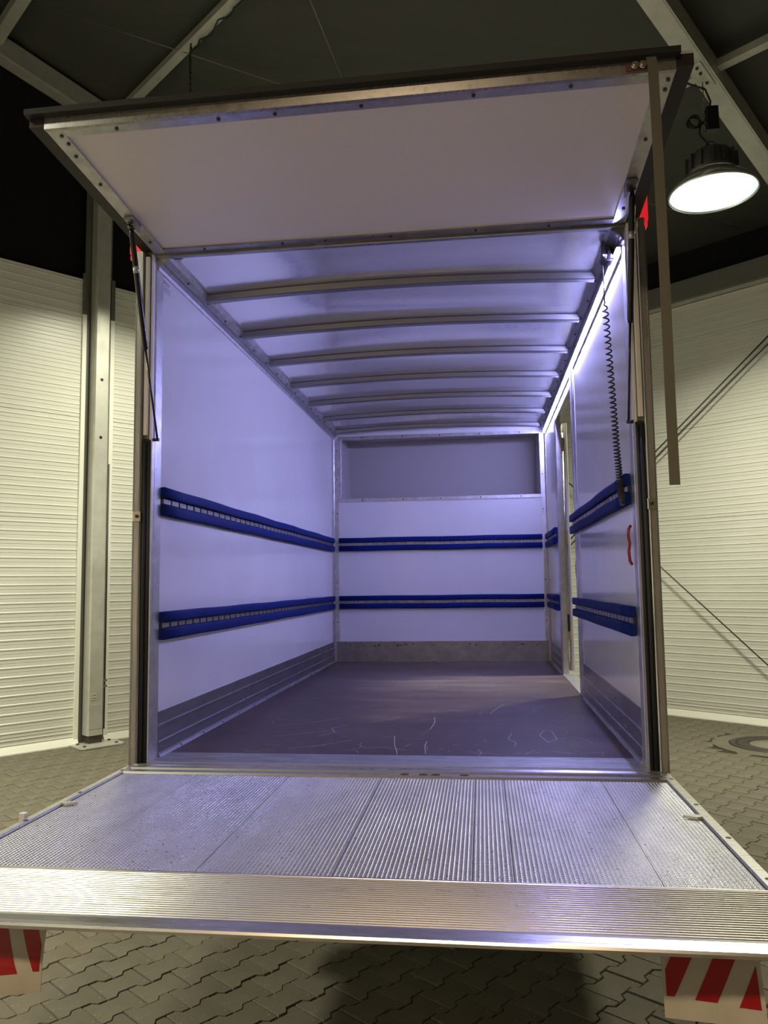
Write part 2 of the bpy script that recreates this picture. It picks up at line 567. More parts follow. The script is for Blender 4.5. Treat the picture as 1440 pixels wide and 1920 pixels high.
# black fabric filling the gables
for w, b, sg in ((wl, -0.10, 1), (wf, 16.1, -1)):
    pts = [HP(-0.15, b, 4.9), HP(13.95, b, 4.9), HP(13.95, b, EAVE_Z), HP(RIDGE_D, b, roof_z(RIDGE_D) + 0.02), HP(-0.15, b, EAVE_Z)]
    part('gable_fabric', MB().loft([pts, [p - HV * (0.01 * sg) for p in pts]]), M['black_fabric'], w, van=False)
for w, d, sg in ((wr, -0.10, 1), (wb, 13.9, -1)):
    pts = [HP(d, -0.15, 4.95), HP(d, 16.15, 4.95), HP(d, 16.15, EAVE_Z + .03), HP(d, -0.15, EAVE_Z + .03)]
    part('eave_fabric', MB().loft([pts, [p + HU * (0.01 * sg) for p in pts]]), M['black_fabric'], w, van=False)
# eave beam and its trim over the right wall
part('eave_beam', MB().bar(HP(0.06, 0, 5.215), HP(0.06, 16, 5.215), 0.16, 0.23), M['tent_grey'], wr, van=False, label='grey eave beam')
part('eave_trim', MB().bar(HP(0.035, 0, 5.078), HP(0.035, 16, 5.078), 0.05, 0.05), M['tent_alu'], wr, van=False)
part('eave_trim', MB().bar(HP(0.045, 0, 5.03), HP(0.045, 16, 5.03), 0.03, 0.018), M['clad_trim'], wr, van=False)
# tent posts against the walls
def tent_post(w, c, t, nrm, top, detail=False):
    """post of boxed aluminium with a keder groove; t along the wall, nrm into the hall"""
    a = 0.092
    pr = [(-a, 0.02), (-a, 0.10), (-a + .02, 0.115), (-a + .02, 0.15), (-a + .035, 0.165), (a - .012, 0.165), (a, 0.15), (a, 0.02)]
    r = [[c + t * x + nrm * y + Vector((0, 0, z)) for x, y in pr] for z in (0.10, top)]
    part('post', MB().loft(r), M['tent_alu'], w, van=False)
    part('post_backing', MB().bar(c - nrm * .012 + Vector((0, 0, 0.02)), c - nrm * .012 + Vector((0, 0, top)), .30, .03, up=nrm), M['tent_grey'], w, van=False)
    part('post_foot', MB().bar(c + nrm * 0.09 + Vector((0, 0, 0.012)), c + nrm * 0.09 + Vector((0, 0, 0.12)), 0.14, 0.12, up=nrm), M['iron'], w, van=False)
    pl = [c + t * x + nrm * y for x, y in ((-.24, .0), (.24, .0), (.24, .33), (.2, .37), (-.2, .37), (-.24, .33))]
    part('base_plate', MB().loft([[p + Vector((0, 0, 0.004)) for p in pl], [p + Vector((0, 0, 0.018)) for p in pl]]), M['tent_alu'], w, van=False)
    if detail:
        b = MB()
        for x, y in ((-.17, .28), (.17, .28), (.17, .10), (-.17, .10)):
            b.cyl(c + t * x + nrm * y + Vector((0, 0, .018)), c + t * x + nrm * y + Vector((0, 0, .03)), .016, 10)
        part('anchor_bolts', b, M['bolt'], w, van=False)
        for z in (3.92, 3.28):
            part('bolt_hole', MB().cyl(c + t * 0.015 + nrm * 0.1655 + Vector((0, 0, z)), c + t * 0.015 + nrm * 0.168 + Vector((0, 0, z)), .017, 10), M['rubber'], w, van=False)
        part('side_rod', MB().cyl(c - t * .10 + nrm * 0.125 + Vector((0, 0, .15)), c - t * .10 + nrm * 0.125 + Vector((0, 0, 3.0)), .008, 8), M['dark_cable'], w, van=False)
        for z in (.66, .60):
            part('rod_clamp', MB().bar(c - t * .12 + nrm * 0.13 + Vector((0, 0, z)), c - t * .07 + nrm * 0.13 + Vector((0, 0, z)), .02, .022), M['chrome'], w, van=False)
        pl = part('small_plate', MB().bar(c + t * 0.035 + nrm * 0.167 + Vector((0, 0, .47)), c + t * 0.035 + nrm * 0.167 + Vector((0, 0, .54)), .06, .004, up=nrm), M['flag_white'], w, van=False)
        b = MB()
        for x, z in ((.02, .515), (.035, .522), (.05, .515), (.02, .488), (.035, .488), (.05, .488)):
            b.box((-.005, -.005, -.005), (.005, .005, .005))
            for i in range(8):
                b.v[-1 - i] = c + t * (x + b.v[-1 - i].x) + nrm * (0.169 + .1 * b.v[-1 - i].y) + Vector((0, 0, z + b.v[-1 - i].z))
        part('plate_marks', b, M['dark_cable'], w, van=False)
        part('post_collar', MB().bar(c + t * 0.012 + nrm * 0.158 + Vector((0, 0, .17)), c + t * 0.012 + nrm * 0.158 + Vector((0, 0, .42)), .14, .02, up=nrm), M['tent_alu'], w, van=False)
tent_post(wl, HP(5.72, 0), -HU, HV, roof_z(5.72) - .28, True)
tent_post(wl, HP(11.0, 0), -HU, HV, roof_z(11.0) - .28)
tent_post(wr, HP(0, 5.57), HV, -HU, 5.5)
tent_post(wr, HP(0, 10.85), HV, -HU, 5.5)
# bracing cables across the right wall
def cab(w, name, A, B, r, mt='dark_cable'):
    return part(name, MB().cyl(A, B, r, 8), M[mt], w, van=False)
c0 = HP(0.10, 3.576, 3.191); c1 = HP(0.10, 5.047, 4.37)
dv = (c1 - c0).normalized()
cab(wr, 'bracing_cable', c0 - dv * 3.0, c1 + dv * 0.55, 0.010)
off = Vector((0, 0, -0.085))
cab(wr, 'bracing_cable', c0 - dv * 3.0 + off, c1 + dv * 0.55 + off, 0.008)
c0 = HP(0.10, 3.599, 1.869); c1 = HP(0.10, 4.842, 0.722)
dv = (c1 - c0).normalized()
cab(wr, 'bracing_cable', c0 - dv * 2.6, c1 + dv * 0.6, 0.008)

# ---------------------------------------------------------------- tent roof
ce = structure('ceiling', 'black tent roof membrane on aluminium rafters and purlins')
for d0, d1 in ((-0.25, RIDGE_D), (RIDGE_D, DMAX + .25)):
    nb, nd = 34, 12
    vs, fs = [], []
    for i in range(nb + 1):
        b = -0.3 + (BMAX + 0.6) * i / nb
        for j in range(nd + 1):
            d = d0 + (d1 - d0) * j / nd
            bay = (b % 5.28) / 5.28
            sag = 0.0 if j in (0, nd) else -0.035 * math.sin(math.pi * bay)
            vs.append(HP(d, b, EAVE_Z + SL * (d if d0 < 3 else 2 * RIDGE_D - d) + 0.03 + sag + 0.03))
    for i in range(nb):
        for j in range(nd):
            q = i * (nd + 1) + j
            fs.append((q, q + 1, q + nd + 2, q + nd + 1))
    part('membrane', MB().add(vs, fs, True), M['membrane'], ce, van=False)
def rafter(b):
    for d0, d1 in ((0.0, RIDGE_D), (DMAX, RIDGE_D)):
        z0, z1 = roof_z(d0), roof_z(d1)
        A, B = HP(d0, b, z0 - .125), HP(d1, b, z1 - .125)
        o = part('rafter', MB().bar(A, B, 0.15, 0.225), M['tent_alu'], ce, van=False)
        lip = MB()
        for sx in (-1, 1):
            k = HV * (0.083 * sx)
            lip.bar(A + k + Vector((0, 0, -.10)), B + k + Vector((0, 0, -.10)), 0.016, 0.022)
        part('rafter_lip', lip, M['tent_alu'], o, van=False)
for b in (0.02, 5.57, 10.85, 15.95):
    rafter(b)
for d, b0, b1 in ((5.585, 0.1, 5.5), (2.43, 0.1, 5.5), (2.43, 5.64, 10.77), (5.585, 5.64, 10.77), (8.2, 0.1, 5.5), (8.2, 5.64, 10.77), (11.4, 0.1, 5.5), (11.4, 5.64, 10.77)):
    part('purlin', MB().bar(HP(d, b0, roof_z(d) - .06), HP(d, b1, roof_z(d) - .06), .095, .07), M['tent_alu'], ce, van=False)
part('ridge_purlin', MB().bar(HP(RIDGE_D, 0, roof_z(RIDGE_D) - .08), HP(RIDGE_D, 16, roof_z(RIDGE_D) - .08), .11, .11), M['tent_alu'], ce, van=False)
def wire(A, B, r=0.005):
    part('tension_wire', MB().cyl(A, B, r, 6), M['cable'], ce, van=False)
wire(HP(6.80, .92, 7.33), HP(3.6, 2.77, 6.55))
wire(HP(5.55, 3.37, 7.05), HP(3.9, 2.4, 6.64))
wire(HP(1.75, 3.83, 6.10), HP(0.12, 4.90, 5.72))
# dark cable wound along the purlin, and its loose end
rng = random.Random(3)
pts = [HP(5.585 - .035 - .02 * math.sin(k * 1.9), 1.72 + k * .09, roof_z(5.585) - .115 + .02 * math.sin(k * 1.3)) for k in range(12)]
part('power_cable', MB().tube(pts, .008, 6), M['rubber'], ce, van=False)

# ---------------------------------------------------------------- manhole cover
mh = thing('manhole_cover', 'round iron manhole cover with concrete filling in the paving by the wall', 'manhole cover', MANHOLE, van=False)
part('paving_ring', MB().lathe([(.44, -.02), (.60, -.02), (.60, -.001), (.595, .002), (.44, .002)], MANHOLE, 28, False), M['paver'], mh, van=False)
part('frame', MB().lathe([(.37, -.02), (.43, -.02), (.43, .004), (.425, .008), (.385, .008), (.37, .0)], MANHOLE, 40), M['iron'], mh, van=False)
part('lid_rim', MB().lathe([(.25, -.02), (.365, -.02), (.365, .0), (.36, .005), (.25, .005)], MANHOLE, 40), M['iron'], mh, van=False)
part('concrete_filling', MB().lathe([(.001, -.02), (.245, -.02), (.245, .003), (.001, .004)], MANHOLE, 40), M['concrete'], mh, van=False)

# ================================================================== TRUCK BODY
TR = thing('box_truck', 'open white box truck body with aluminium frame, seen from behind', 'truck', (W / 2, 2.2, -F))
DN, DF = 2.20, 3.36   # side door opening, near and far jamb
# floor and sill
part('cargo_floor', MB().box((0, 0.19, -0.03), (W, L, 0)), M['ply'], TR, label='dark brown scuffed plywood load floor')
sill = part('sill_plate', MB().box((-0.06, -0.005, -0.10), (W + 0.06, 0.20, 0.004), .003), M['alu_sill'], TR, label='worn aluminium sill plate')
# side walls
part('side_panel', MB().box((-0.03, 0.02, -0.03), (0, L, H + .03)), M['panel'], TR)
part('side_panel', MB().box((W, 0.02, -0.03), (W + .03, DN - .1, H + .03)), M['panel'], TR)
part('side_panel', MB().box((W, DF + .04, -0.03), (W + .03, L, H + .03)), M['panel'], TR)
part('door_header', MB().box((W, DN - .1, 2.17), (W + .03, DF + .04, H + .03)), M['panel'], TR)
# front bulkhead around the opening above the cab
wx0, wx1, wz0, wz1 = 0.08, 2.095, 1.65, 2.262
b = MB()
b.box((0, L, -.03), (W, L + .03, wz0)).box((0, L, wz1), (W, L + .03, H + .11))
b.box((0, L, wz0), (wx0, L + .03, wz1)).box((wx1, L, wz0), (W, L + .03, wz1))
part('bulkhead_panel', b, M['panel'], TR)
fr = MB()
for a, c in (((wx0 - .03, wz0 - .034), (wx1 + .03, wz0)), ((wx0 - .03, wz1), (wx1 + .03, wz1 + .034)), ((wx0 - .03, wz0), (wx0, wz1)), ((wx1, wz0), (wx1 + .03, wz1))):
    fr.box((a[0], L - .006, a[1]), (c[0], L + .0, c[1]), .001)
wf_ = part('opening_frame', fr, M['alu'], TR)
rv = MB()
for x in (.3, .72, 1.1, 1.5, 1.9):
    for z in (wz0 - .017, wz1 + .017):
        rv.cyl((x, L - .006, z), (x, L - .010, z), .007, 8)
part('rivets', rv, M['bolt'], wf_)
rc = MB()   # recess over the cab
Y2 = L + .62
rc.box((wx0 - .03, L + .03, wz0 - .03), (wx1 + .03, Y2, wz0))
rc.box((wx0 - .03, L + .03, wz1 + .06), (wx1 + .03, Y2 - .12, wz1 + .09))
rc.box((wx0 - .03, L + .03, wz0), (wx0, Y2, wz1 + .06))
rc.box((wx1, L + .03, wz0), (wx1 + .03, Y2, wz1 + .06))
rc.loft([[(x, Y2, wz0 - .03), (x, Y2 + .03, wz0 - .03), (x, Y2 - .09, wz1 + .09), (x, Y2 - .12, wz1 + .09)] for x in (wx0 - .03, wx1 + .03)])
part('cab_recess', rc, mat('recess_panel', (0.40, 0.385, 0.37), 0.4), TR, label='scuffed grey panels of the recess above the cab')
# roof sheet, curved
def arc(x):
    q = (x - W / 2) / (W / 2)
    return H + .014 + .034 * (1 - q * q)
N = 24
xs = [W * i / N for i in range(N + 1)]
vs, fs = [], []
ny = 30
for j in range(ny + 1):
    y = 0.02 + (L - .02) * j / ny
    for x in xs:
        vs.append((x, y, arc(x)))
for j in range(ny):
    for i in range(N):
        q = j * (N + 1) + i
        fs.append((q, q + 1, q + N + 2, q + N + 1))
part('roof_sheet', MB().add(vs, fs, True), M['roof'], TR, label='shiny buckled sheet metal roof lining')
part('roof_skin', MB().loft([[(x, y, arc(x) + .01) for x in xs] + [(x, y, arc(x) + .04) for x in reversed(xs)] for y in (0.0, L + .03)]), M['outer_skin'], TR)
HAT = [(-.046, 0.0), (-.032, -.002), (-.025, -.030), (-.020, -.034), (.020, -.034), (.025, -.030), (.032, -.002), (.046, 0.0), (.046, .012), (-.046, .012)]
for k in range(7):
    y = 0.565 + 0.628 * k
    rings = [[(x, y + a, arc(x) - .008 + c) for a, c in HAT] for x in [0.055 + (W - .11) * i / N for i in range(N + 1)]]
    part('roof_bow', MB().loft(rings), M['bow'], TR)
# rails along the eaves
def cove(side):
    pr = [(0, 2.268), (.010, 2.268), (.013, 2.284), (.020, 2.291), (.058, 2.318), (.068, 2.330), (.068, 2.345), (.060, 2.345), (.0, 2.345)]
    if side: pr = [(W - a, z) for a, z in pr]
    return MB().loft([[(a, y, z) for a, z in pr] for y in (0.02, L)])
for side in (0, 1):
    o = part('eave_rail', cove(side), M['alu' if not side else 'alu_dull'], TR)
    ln = MB()
    for a, z in ((.016, 2.2875), (.030, 2.2985), (.036, 2.3025)):
        x = W - a if side else a
        ln.bar((x, .03, z - .0005), (x, L - .01, z - .0005), .0035, .0035)
    part('rail_lines', ln, M['alu_dull'], o)
    rv = MB()
    for k in range(15):
        y = .3 + k * .29
        x, dx = (.046, .003) if not side else (W - .046, -.003)
        rv.cyl((x, y, 2.309), (x + dx, y, 2.305), .006, 8)
    part('rivets', rv, M['bolt'], o)
    g = MB()   # corner gusset of the roof frame
    sx = (lambda q: q) if not side else (lambda q: W - q)
    g.add([(sx(.05), .03, 2.331), (sx(.155), .03, 2.34), (sx(.05), .12, 2.331), (sx(.05), .03, 2.335), (sx(.155), .03, 2.344), (sx(.05), .12, 2.335)], [(0, 1, 2), (3, 5, 4), (0, 3, 4, 1), (1, 4, 5, 2), (2, 5, 3, 0)])
    o2 = part('corner_gusset', g, M['alu'], TR)
    part('slot_hole', MB().loft([[(sx(.085) + .022 * math.cos(t), .052 + .009 * math.sin(t), z) for t in [i * math.pi / 8 for i in range(16)]] for z in (2.3315, 2.3335)]), M['bolt'], o2)
# header rail over the rear opening
part('rear_header', MB().box((0, .0, 2.322), (W, .03, 2.337), .003), M['alu_dull'], TR)
part('rear_header_top', MB().box((-.05, -.01, 2.335), (W + .05, .03, 2.46)), M['alu_post'], TR)
part('roof_channel', MB().box((-.03, 0, H + .0), (0, L, H + .05)), M['alu'], TR)
part('roof_channel', MB().box((W, 0, H + .0), (W + .03, L, H + .05)), M['alu'], TR)
# kick plates: ribbed aluminium with a toe flange
def kick(p0, p1, nrm, h=.205):
    p0, p1, nrm = Vector(p0), Vector(p1), Vector(nrm)
    pr = [(.0, h), (.005, h), (.005, .150), (.009, .146), (.009, .136), (.005, .132), (.005, .075), (.009, .071), (.009, .062), (.005, .058), (.006, .022), (.010, .014), (.019, .004), (.019, .0005), (.0, .0005)]
    return MB().loft([[p + nrm * a + Vector((0, 0, z)) for a, z in pr] for p in (p0, p1)])
kp = part('kick_plate', kick((0, .09, 0), (0, L, 0), (1, 0, 0)), M['alu_dull'], TR)
part('kick_plate', kick((W, .09, 0), (W, DN - .2, 0), (-1, 0, 0), .235), M['alu_dull'], TR)
part('kick_plate', kick((W, DF + .06, 0), (W, L, 0), (-1, 0, 0)), M['alu_dull'], TR)
fk = part('kick_plate', MB().box((.02, L - .006, 0.0005), (W - .02, L, .205), .001), M['alu_dull'], TR)
sc = MB()
rng = random.Random(5)
for k in range(26):
    x = rng.choice([rng.uniform(.1, 1.2), rng.uniform(1.3, 2.05)]); z = .165 + rng.uniform(-.012, .012)
    w_, h_ = rng.uniform(.006, .03), rng.uniform(.003, .012)
    sc.box((x, L - .0068, z), (x + w_, L - .006, z + h_))
for k in range(8):
    x = rng.uniform(.1, 2.0); z = rng.uniform(.02, .12)
    sc.box((x, L - .0068, z), (x + .012, L - .006, z + .006))
part('scuff_marks', sc, M['bolt'], fk, kind='stuff')
sc = MB()
for k in range(13):
    y = .35 + k * .31
    sc.cyl((.0135, y, .0095), (.0150, y, .0115), .005, 8)
part('rivets', sc, M['bolt'], kp)
# vertical corner profiles of the bulkhead
for side in (0, 1):
    sx = (lambda q: q) if not side else (lambda q: W - q)
    c = MB()
    pr = [(0, -.10), (.004, -.10), (.006, -.012), (.012, -.006), (.052, -.005), (.052, 0), (0, 0)]
    c.loft([[(sx(a), L + y, z) for a, y in pr] for z in (.03, 2.27)])
    o = part('corner_profile', c, M['alu'], TR)
    rv = MB()
    for z in (.4, .8, 1.5, 1.85, 2.15):
        rv.cyl((sx(.035), L - .005, z), (sx(.035), L - .009, z), .006, 8)
        rv.cyl((sx(.004), L - .06, z), (sx(.008), L - .06, z), .006, 8)
    part('rivets', rv, M['bolt'], o)
# rear frame posts
def rear_post(side):
    sx = (lambda q: -q) if not side else (lambda q: W + q)
    o = part('rear_post', MB().box((sx(.040), -.035, -.10), (sx(.078), .10, 2.34), .006), M['alu_post'], TR)
    part('rear_post_groove', MB().box((sx(.0765), -.0365, -.05), (sx(.070), -.033, 2.3)).box((sx(.050), -.0365, -.05), (sx(.044), -.033, 2.3)), M['alu_dull'], o)
    # inner face strip towards the load space
    part('inner_strip', MB().box((sx(-.004), .012, .0), (sx(.012), .088, 2.30), .002), M['alu'], o)
    # upper part: pale channel; lower part: black sealing rubber
    part('channel', MB().box((sx(.012), -.006, 1.45), (sx(.040), .03, 2.33)), M['alu_dull'], o)
    part('channel_face', MB().box((sx(.016), -.028, 1.47), (sx(.0375), -.006, 2.315), .004), M['alu_bright'], o)
    part('channel_lip', MB().box((sx(.002), -.016, 1.45), (sx(.0115), .011, 2.33), .002), M['alu_bright'], o)
    s_ = MB().box((sx(.004), -.012, .0), (sx(.040), .03, 1.455))
    s_.cyl((sx(.030), -.020, .0), (sx(.030), -.020, 1.44), .011, 10)
    s_.cyl((sx(.012), -.014, .0), (sx(.012), -.014, 1.44), .009, 10)
    part('door_seal', s_, M['rubber'], o, label='black rubber sealing strip')
    part('lip', MB().box((sx(-.003), -.014, .0), (sx(.003), .013, 1.455)), M['alu'], o)
    bz = 1.095
    part('bracket', MB().box((sx(.034), -.044, bz - .022), (sx(.074), -.034, bz + .022), .003), M['chrome'], o)
    part('bracket_bolt', MB().cyl((sx(.051), -.044, bz), (sx(.051), -.049, bz), .008, 10), M['bolt'], o)
    # red marker lamp at the top corner
    xo = .112 if not side else .092
    lm = MB().box((sx(.048), -.030, 2.325), (sx(xo), .10, 2.45), .008)
    part('marker_lamp', lm, M['red_lens'], o, label='red marker lamp')
    part('marker_lamp_foot', MB().box((sx(.046), -.033, 2.300), (sx(xo - .004), .10, 2.325), .004), M['red_lens'], o)
rear_post(0)
rear_post(1)
# side door: jambs, sill, the folded-back leaf
jp = [(-.003, DN - .22), (-.006, DN - .215), (-.006, DN - .15), (-.003, DN - .145), (-.003, DN - .10), (-.007, DN - .094), (-.007, DN - .012), (-.004, DN), (.034, DN), (.034, DN - .22)]
part('door_jamb', MB().loft([[(W + a, y, z) for a, y in jp] for z in (.002, 2.27)]), M['alu'], TR)
jf = [(-.006, DF + .10), (-.006, DF + .01), (0, DF), (.045, DF), (.045, DF + .10)]
part('door_jamb', MB().loft([[(W + a, y, z) for a, y in jf] for z in (.002, 2.17)]), M['alu'], TR)
part('door_head_rail', MB().box((W - .004, DN, 2.15), (W + .035, DF, 2.175), .002), M['alu_dull'], TR)
part('door_sill', MB().box((W - .01, DN, -.03), (W + .10, DF, .008), .004), M['alu'], TR)
lf = part('side_door_leaf', MB().box((W + .062, DF + .055, .03), (W + .095, L - .02, 2.14), .004), M['outer_skin'], TR, label='white side door folded back outside')
part('lock_rod', MB().cyl((W + .055, DF + .03, .06), (W + .055, DF + .03, 2.05), .010, 8), M['chrome'], lf)
part('edge_profile', MB().box((W + .078, DF + .035, .03), (W + .098, DF + .055, 2.14), .003), M['clad_trim'], lf)
for z in (.35, 1.15, 1.95):
    part('hinge', MB().box((W + .045, DF + .02, z - .06), (W + .075, DF + .05, z + .06), .004), M['chrome'], lf)
part('rod_lock', MB().box((W + .046, DF + .015, .36), (W + .066, DF + .045, .50)), M['rubber'], lf)
# grab strap in the door opening
pts = []
for k in range(15):
    t = k / 14
    pts.append((W + .012, DN + .005 + .085 * math.sin(math.pi * t), .985 - .25 * t))
part('grab_strap', MB().tube(pts, .011, 8), M['black'], TR, label='black rubber grab strap')
# red handle on the right rear post
hp = [(W - .012, .098, 1.015), (W - .022, .094, 1.0), (W - .026, .092, .97), (W - .020, .094, .935), (W - .026, .092, .90), (W - .022, .094, .86), (W - .012, .098, .845)]
part('red_handle', MB().tube(hp, .0065, 10), M['red'], TR, label='red handle')
# printed sticker on the left wall
st = part('sticker', MB().box((0.0002, .095, 2.190), (.0012, .185, 2.262)), M['white_plate'], TR, label='white sticker with red lettering')
cu = bpy.data.curves.new('sticker_text', 'FONT')
cu.body = 'BULLET'
cu.size = .024
cu.extrude = .0002
cu.align_x = 'LEFT'
to = bpy.data.objects.new('tmp', cu)
col.objects.link(to)
dg = bpy.context.evaluated_depsgraph_get()
tm = bpy.data.meshes.new_from_object(to.evaluated_get(dg))
bpy.data.objects.remove(to)
tb = MB()
tb.add([(.0018 + q.co.z, .098 + q.co.x * .95, 2.236 + q.co.y) for q in tm.vertices], [tuple(p.vertices) for p in tm.polygons])
part('sticker_text', tb, mat('sticker_red', (.35, .02, .06), .5), st)
tb = MB()
for z in (2.222, 2.210, 2.199):
    tb.box((.0012, .10, z), (.0016, .178, z + .003))
part('sticker_lines', tb, M['lamp_body'], st)
# scuffs and scratches on the load floor
sc = MB()
def scratch(pts, w=.0028):
    pts = [Vector((x, y, .0006)) for x, y in pts]
    for a, c in zip(pts, pts[1:]):
        t = (c - a).normalized()
        nrm = Vector((-t.y, t.x, 0)) * w / 2
        sc.add([a - nrm, a + nrm, c + nrm, c - nrm], [(0, 1, 2, 3)])
known = [[(.634, .63), (.70, .75), (.66, .86), (.728, .955)], [(1.027, .665), (1.05, .45), (1.07, .34), (1.087, .227)], [(1.2, .538), (1.20, .40), (1.214, .257)],
         [(.834, 1.044), (.95, 1.16), (1.0, 1.23)], [(1.624, .768), (1.60, .62), (1.635, .52), (1.624, .434)], [(1.793, .85), (1.76, .72), (1.79, .544), (1.84, .62), (1.83, .84), (1.793, .85)],
         [(1.198, 1.237), (1.21, 1.05), (1.195, .86)], [(1.611, 1.76), (1.57, 1.6), (1.52, 1.38)], [(.40, .62), (.55, .72), (.70, .8)], [(.55, .33), (.70, .42), (.83, .55)],
         [(1.45, .36), (1.47, .28), (1.455, .23)], [(.92, .36), (1.0, .38), (1.12, .33)], [(.35, .92), (.52, 1.04), (.66, 1.2)], [(1.35, 1.12), (1.47, 1.11), (1.52, 1.13)], [(1.1, .40), (1.13, .47)]]
for k in known:
    scratch(k, .0034)
rng = random.Random(11)
for k in range(120):
    x, y = rng.uniform(.1, 2.05), .24 + 3.9 * rng.random() ** 1.8
    a = rng.uniform(0, math.pi)
    ln = rng.uniform(.02, .13)
    pts = [(x, y)]
    for q in range(3):
        a += rng.uniform(-.5, .5)
        pts.append((pts[-1][0] + math.cos(a) * ln / 3, pts[-1][1] + math.sin(a) * ln / 3))
    pts = [(min(max(px, .06), 2.09), max(py, .21)) for px, py in pts]
    scratch(pts, rng.uniform(.0014, .0028))
part('scratches', sc, M['scratch'], TR, kind='stuff')
# underframe and rear wheels
for x in (.62, 1.53):
    part('chassis_rail', MB().box((x - .04, .35, -.30), (x + .04, L + 1.2, -.11), .008), M['chassis'], TR)
for k in range(7):
    part('cross_member', MB().box((0, .25 + k * .68, -.11), (W, .31 + k * .68, -.031)), M['chassis'], TR)
part('underrun_bar', MB().box((.15, .30, -.52), (W - .15, .40, -.42), .012), M['chassis'], TR)
for x in (.62, 1.53):
    part('underrun_arm', MB().box((x - .03, .32, -.45), (x + .03, .38, -.2)), M['chassis'], TR)
for x0, x1 in ((.06, .46), (W - .46, W - .06)):
    y, z, r = 2.3, -F + .37, .365
    pr = [(.20, x0), (.30, x0), (.35, x0 + .02), (r, x0 + .05), (r, x1 - .05), (.35, x1 - .02), (.30, x1), (.20, x1)]
    n = 28
    wb_ = MB().loft([[(x, y + q * math.cos(2 * math.pi * j / n), z + q * math.sin(2 * math.pi * j / n)) for j in range(n)] for q, x in pr], smooth=True)
    o = part('wheel', wb_, M['tyre'], TR)
    xo = x0 if x0 < 1 else x1
    part('hub', MB().cyl((xo - .005, y, z), (xo + .005, y, z), .19, 20), M['alu_dull'], o)
part('rear_axle', MB().cyl((.4, 2.3, -F + .37), (W - .4, 2.3, -F + .37), .06, 12), M['chassis'], TR)

# ---------------------------------------------------------------- top-hung rear flap (part of the truck)
LF, RISE0, RISE1 = .945, .050, .078      # length, rise at its left and right end
def flp(x, s, n=0.0):
    """point of the flap: x across, s from hinge (0) to edge (1), n above its underside"""
    q = x / W
    ys = -.012 - LF * s * (1.0 - .025 * q)
    zs = 2.338 + (RISE0 + (RISE1 - RISE0) * q) * s
    return (x, ys, zs + n)
flap = part('rear_flap', MB().loft([[flp(x, s, n) for s, n in ((.02, .004), (.97, .004), (.97, .032), (.02, .032))] for x in (.03, W - .03)]), M['flap_panel'], TR, label='raised rear flap with pale underside')
def fbar(name, x0, x1, s0, s1, n0, n1, mt):
    r = [[flp(x, s0, n0), flp(x, s1, n0), flp(x, s1, n1), flp(x, s0, n1)] for x in (x0, x1)]
    return part(name, MB().loft(r), M[mt], flap)
fbar('frame_bar', .0, .055, 0, .985, -.004, .034, 'alu')
fbar('frame_bar', W - .055, W, 0, .985, -.004, .034, 'alu')
fbar('frame_bar', .055, W - .055, 0, .035, -.004, .034, 'alu_dull')
fbar('frame_bar', .055, W - .055, .94, .985, -.003, .034, 'alu')
fbar('front_edge', .0, W, .985, 1.0, -.006, .034, 'alu_edge')
fbar('side_seal', -.055, -.002, .0, 1.0, .004, .045, 'brown_seal')
fbar('side_seal', W + .002, W + .055, .0, 1.0, .004, .045, 'brown_seal')
fbar('front_seal', -.06, W + .01, .992, 1.03, .034, .055, 'rubber')
fbar('outer_skin', -.055, W + .055, 0, 1.0, .045, .055, 'outer_skin')
rv = MB()
for x in (.028, W - .028):
    for s in (.12, .3, .62, .82, .9, .95):
        p = Vector(flp(x + (.012 if s > .89 else 0), s, -.004)); rv.cyl(p, p - Vector((0, 0, .004)), .007, 8)
for x in (.25, .62, .82, 1.12, 1.5, 1.82):
    p = Vector(flp(x, .962, -.003)); rv.cyl(p, p - Vector((0, 0, .004)), .007, 8)
    p = Vector(flp(x, .018, -.004)); rv.cyl(p, p - Vector((0, 0, .004)), .006, 8)
part('rivets', rv, M['bolt'], flap)
gl = [(W * (.10 + .11 * k), 0) for k in range(3)]
for x in (.03, W - .03):
    p = Vector(flp(x, .315, -.004))
    sg = 1 if x < 1 else -1
    br = MB().box(p + Vector((-.022, -.045, -.012)), p + Vector((.022, .035, .0)), .002).box(p + Vector((.012 * sg, -.02, -.04)), p + Vector((.022 * sg, .03, -.010)), .002)
    part('strut_bracket', br, M['alu_dull'], flap)
# gas struts
for x, top, mid, bot in ((.020, (-.304, 2.325), (-.139, 1.835), (.004, 1.452)), (W - .022, (-.285, 2.345), (-.130, 1.845), (-.006, 1.452))):
    sg = 1 if x < 1 else -1
    A, Bm, C = Vector((x, *top)), Vector((x, *mid)), Vector((x, *bot))
    g = part('gas_strut', MB().tube([A, A + (Bm - A) * .03, A + (Bm - A) * .06, A + (Bm - A) * .97, Bm], [.006, .008, .0125, .0125, .010], 14), M['strut'], TR, label='black gas strut')
    part('piston_rod', MB().cyl(Bm, C, .0048, 10), M['strut'], g)
    part('ball_joint', MB().tube([A + Vector((-.012 * sg, 0, .006)), A + Vector((.016 * sg, 0, -.002))], .009, 10), M['bolt'], g)
    part('ball_joint', MB().tube([C + Vector((.008 * sg, 0, 0)), C + Vector((-.028 * sg, 0, 0))], .0075, 10), M['strut'], g)
    t = (Bm - A).normalized()
    part('paper_label', MB().cyl(A + t * .16, A + t * .19, .0131, 14), M['alu_edge'], g)

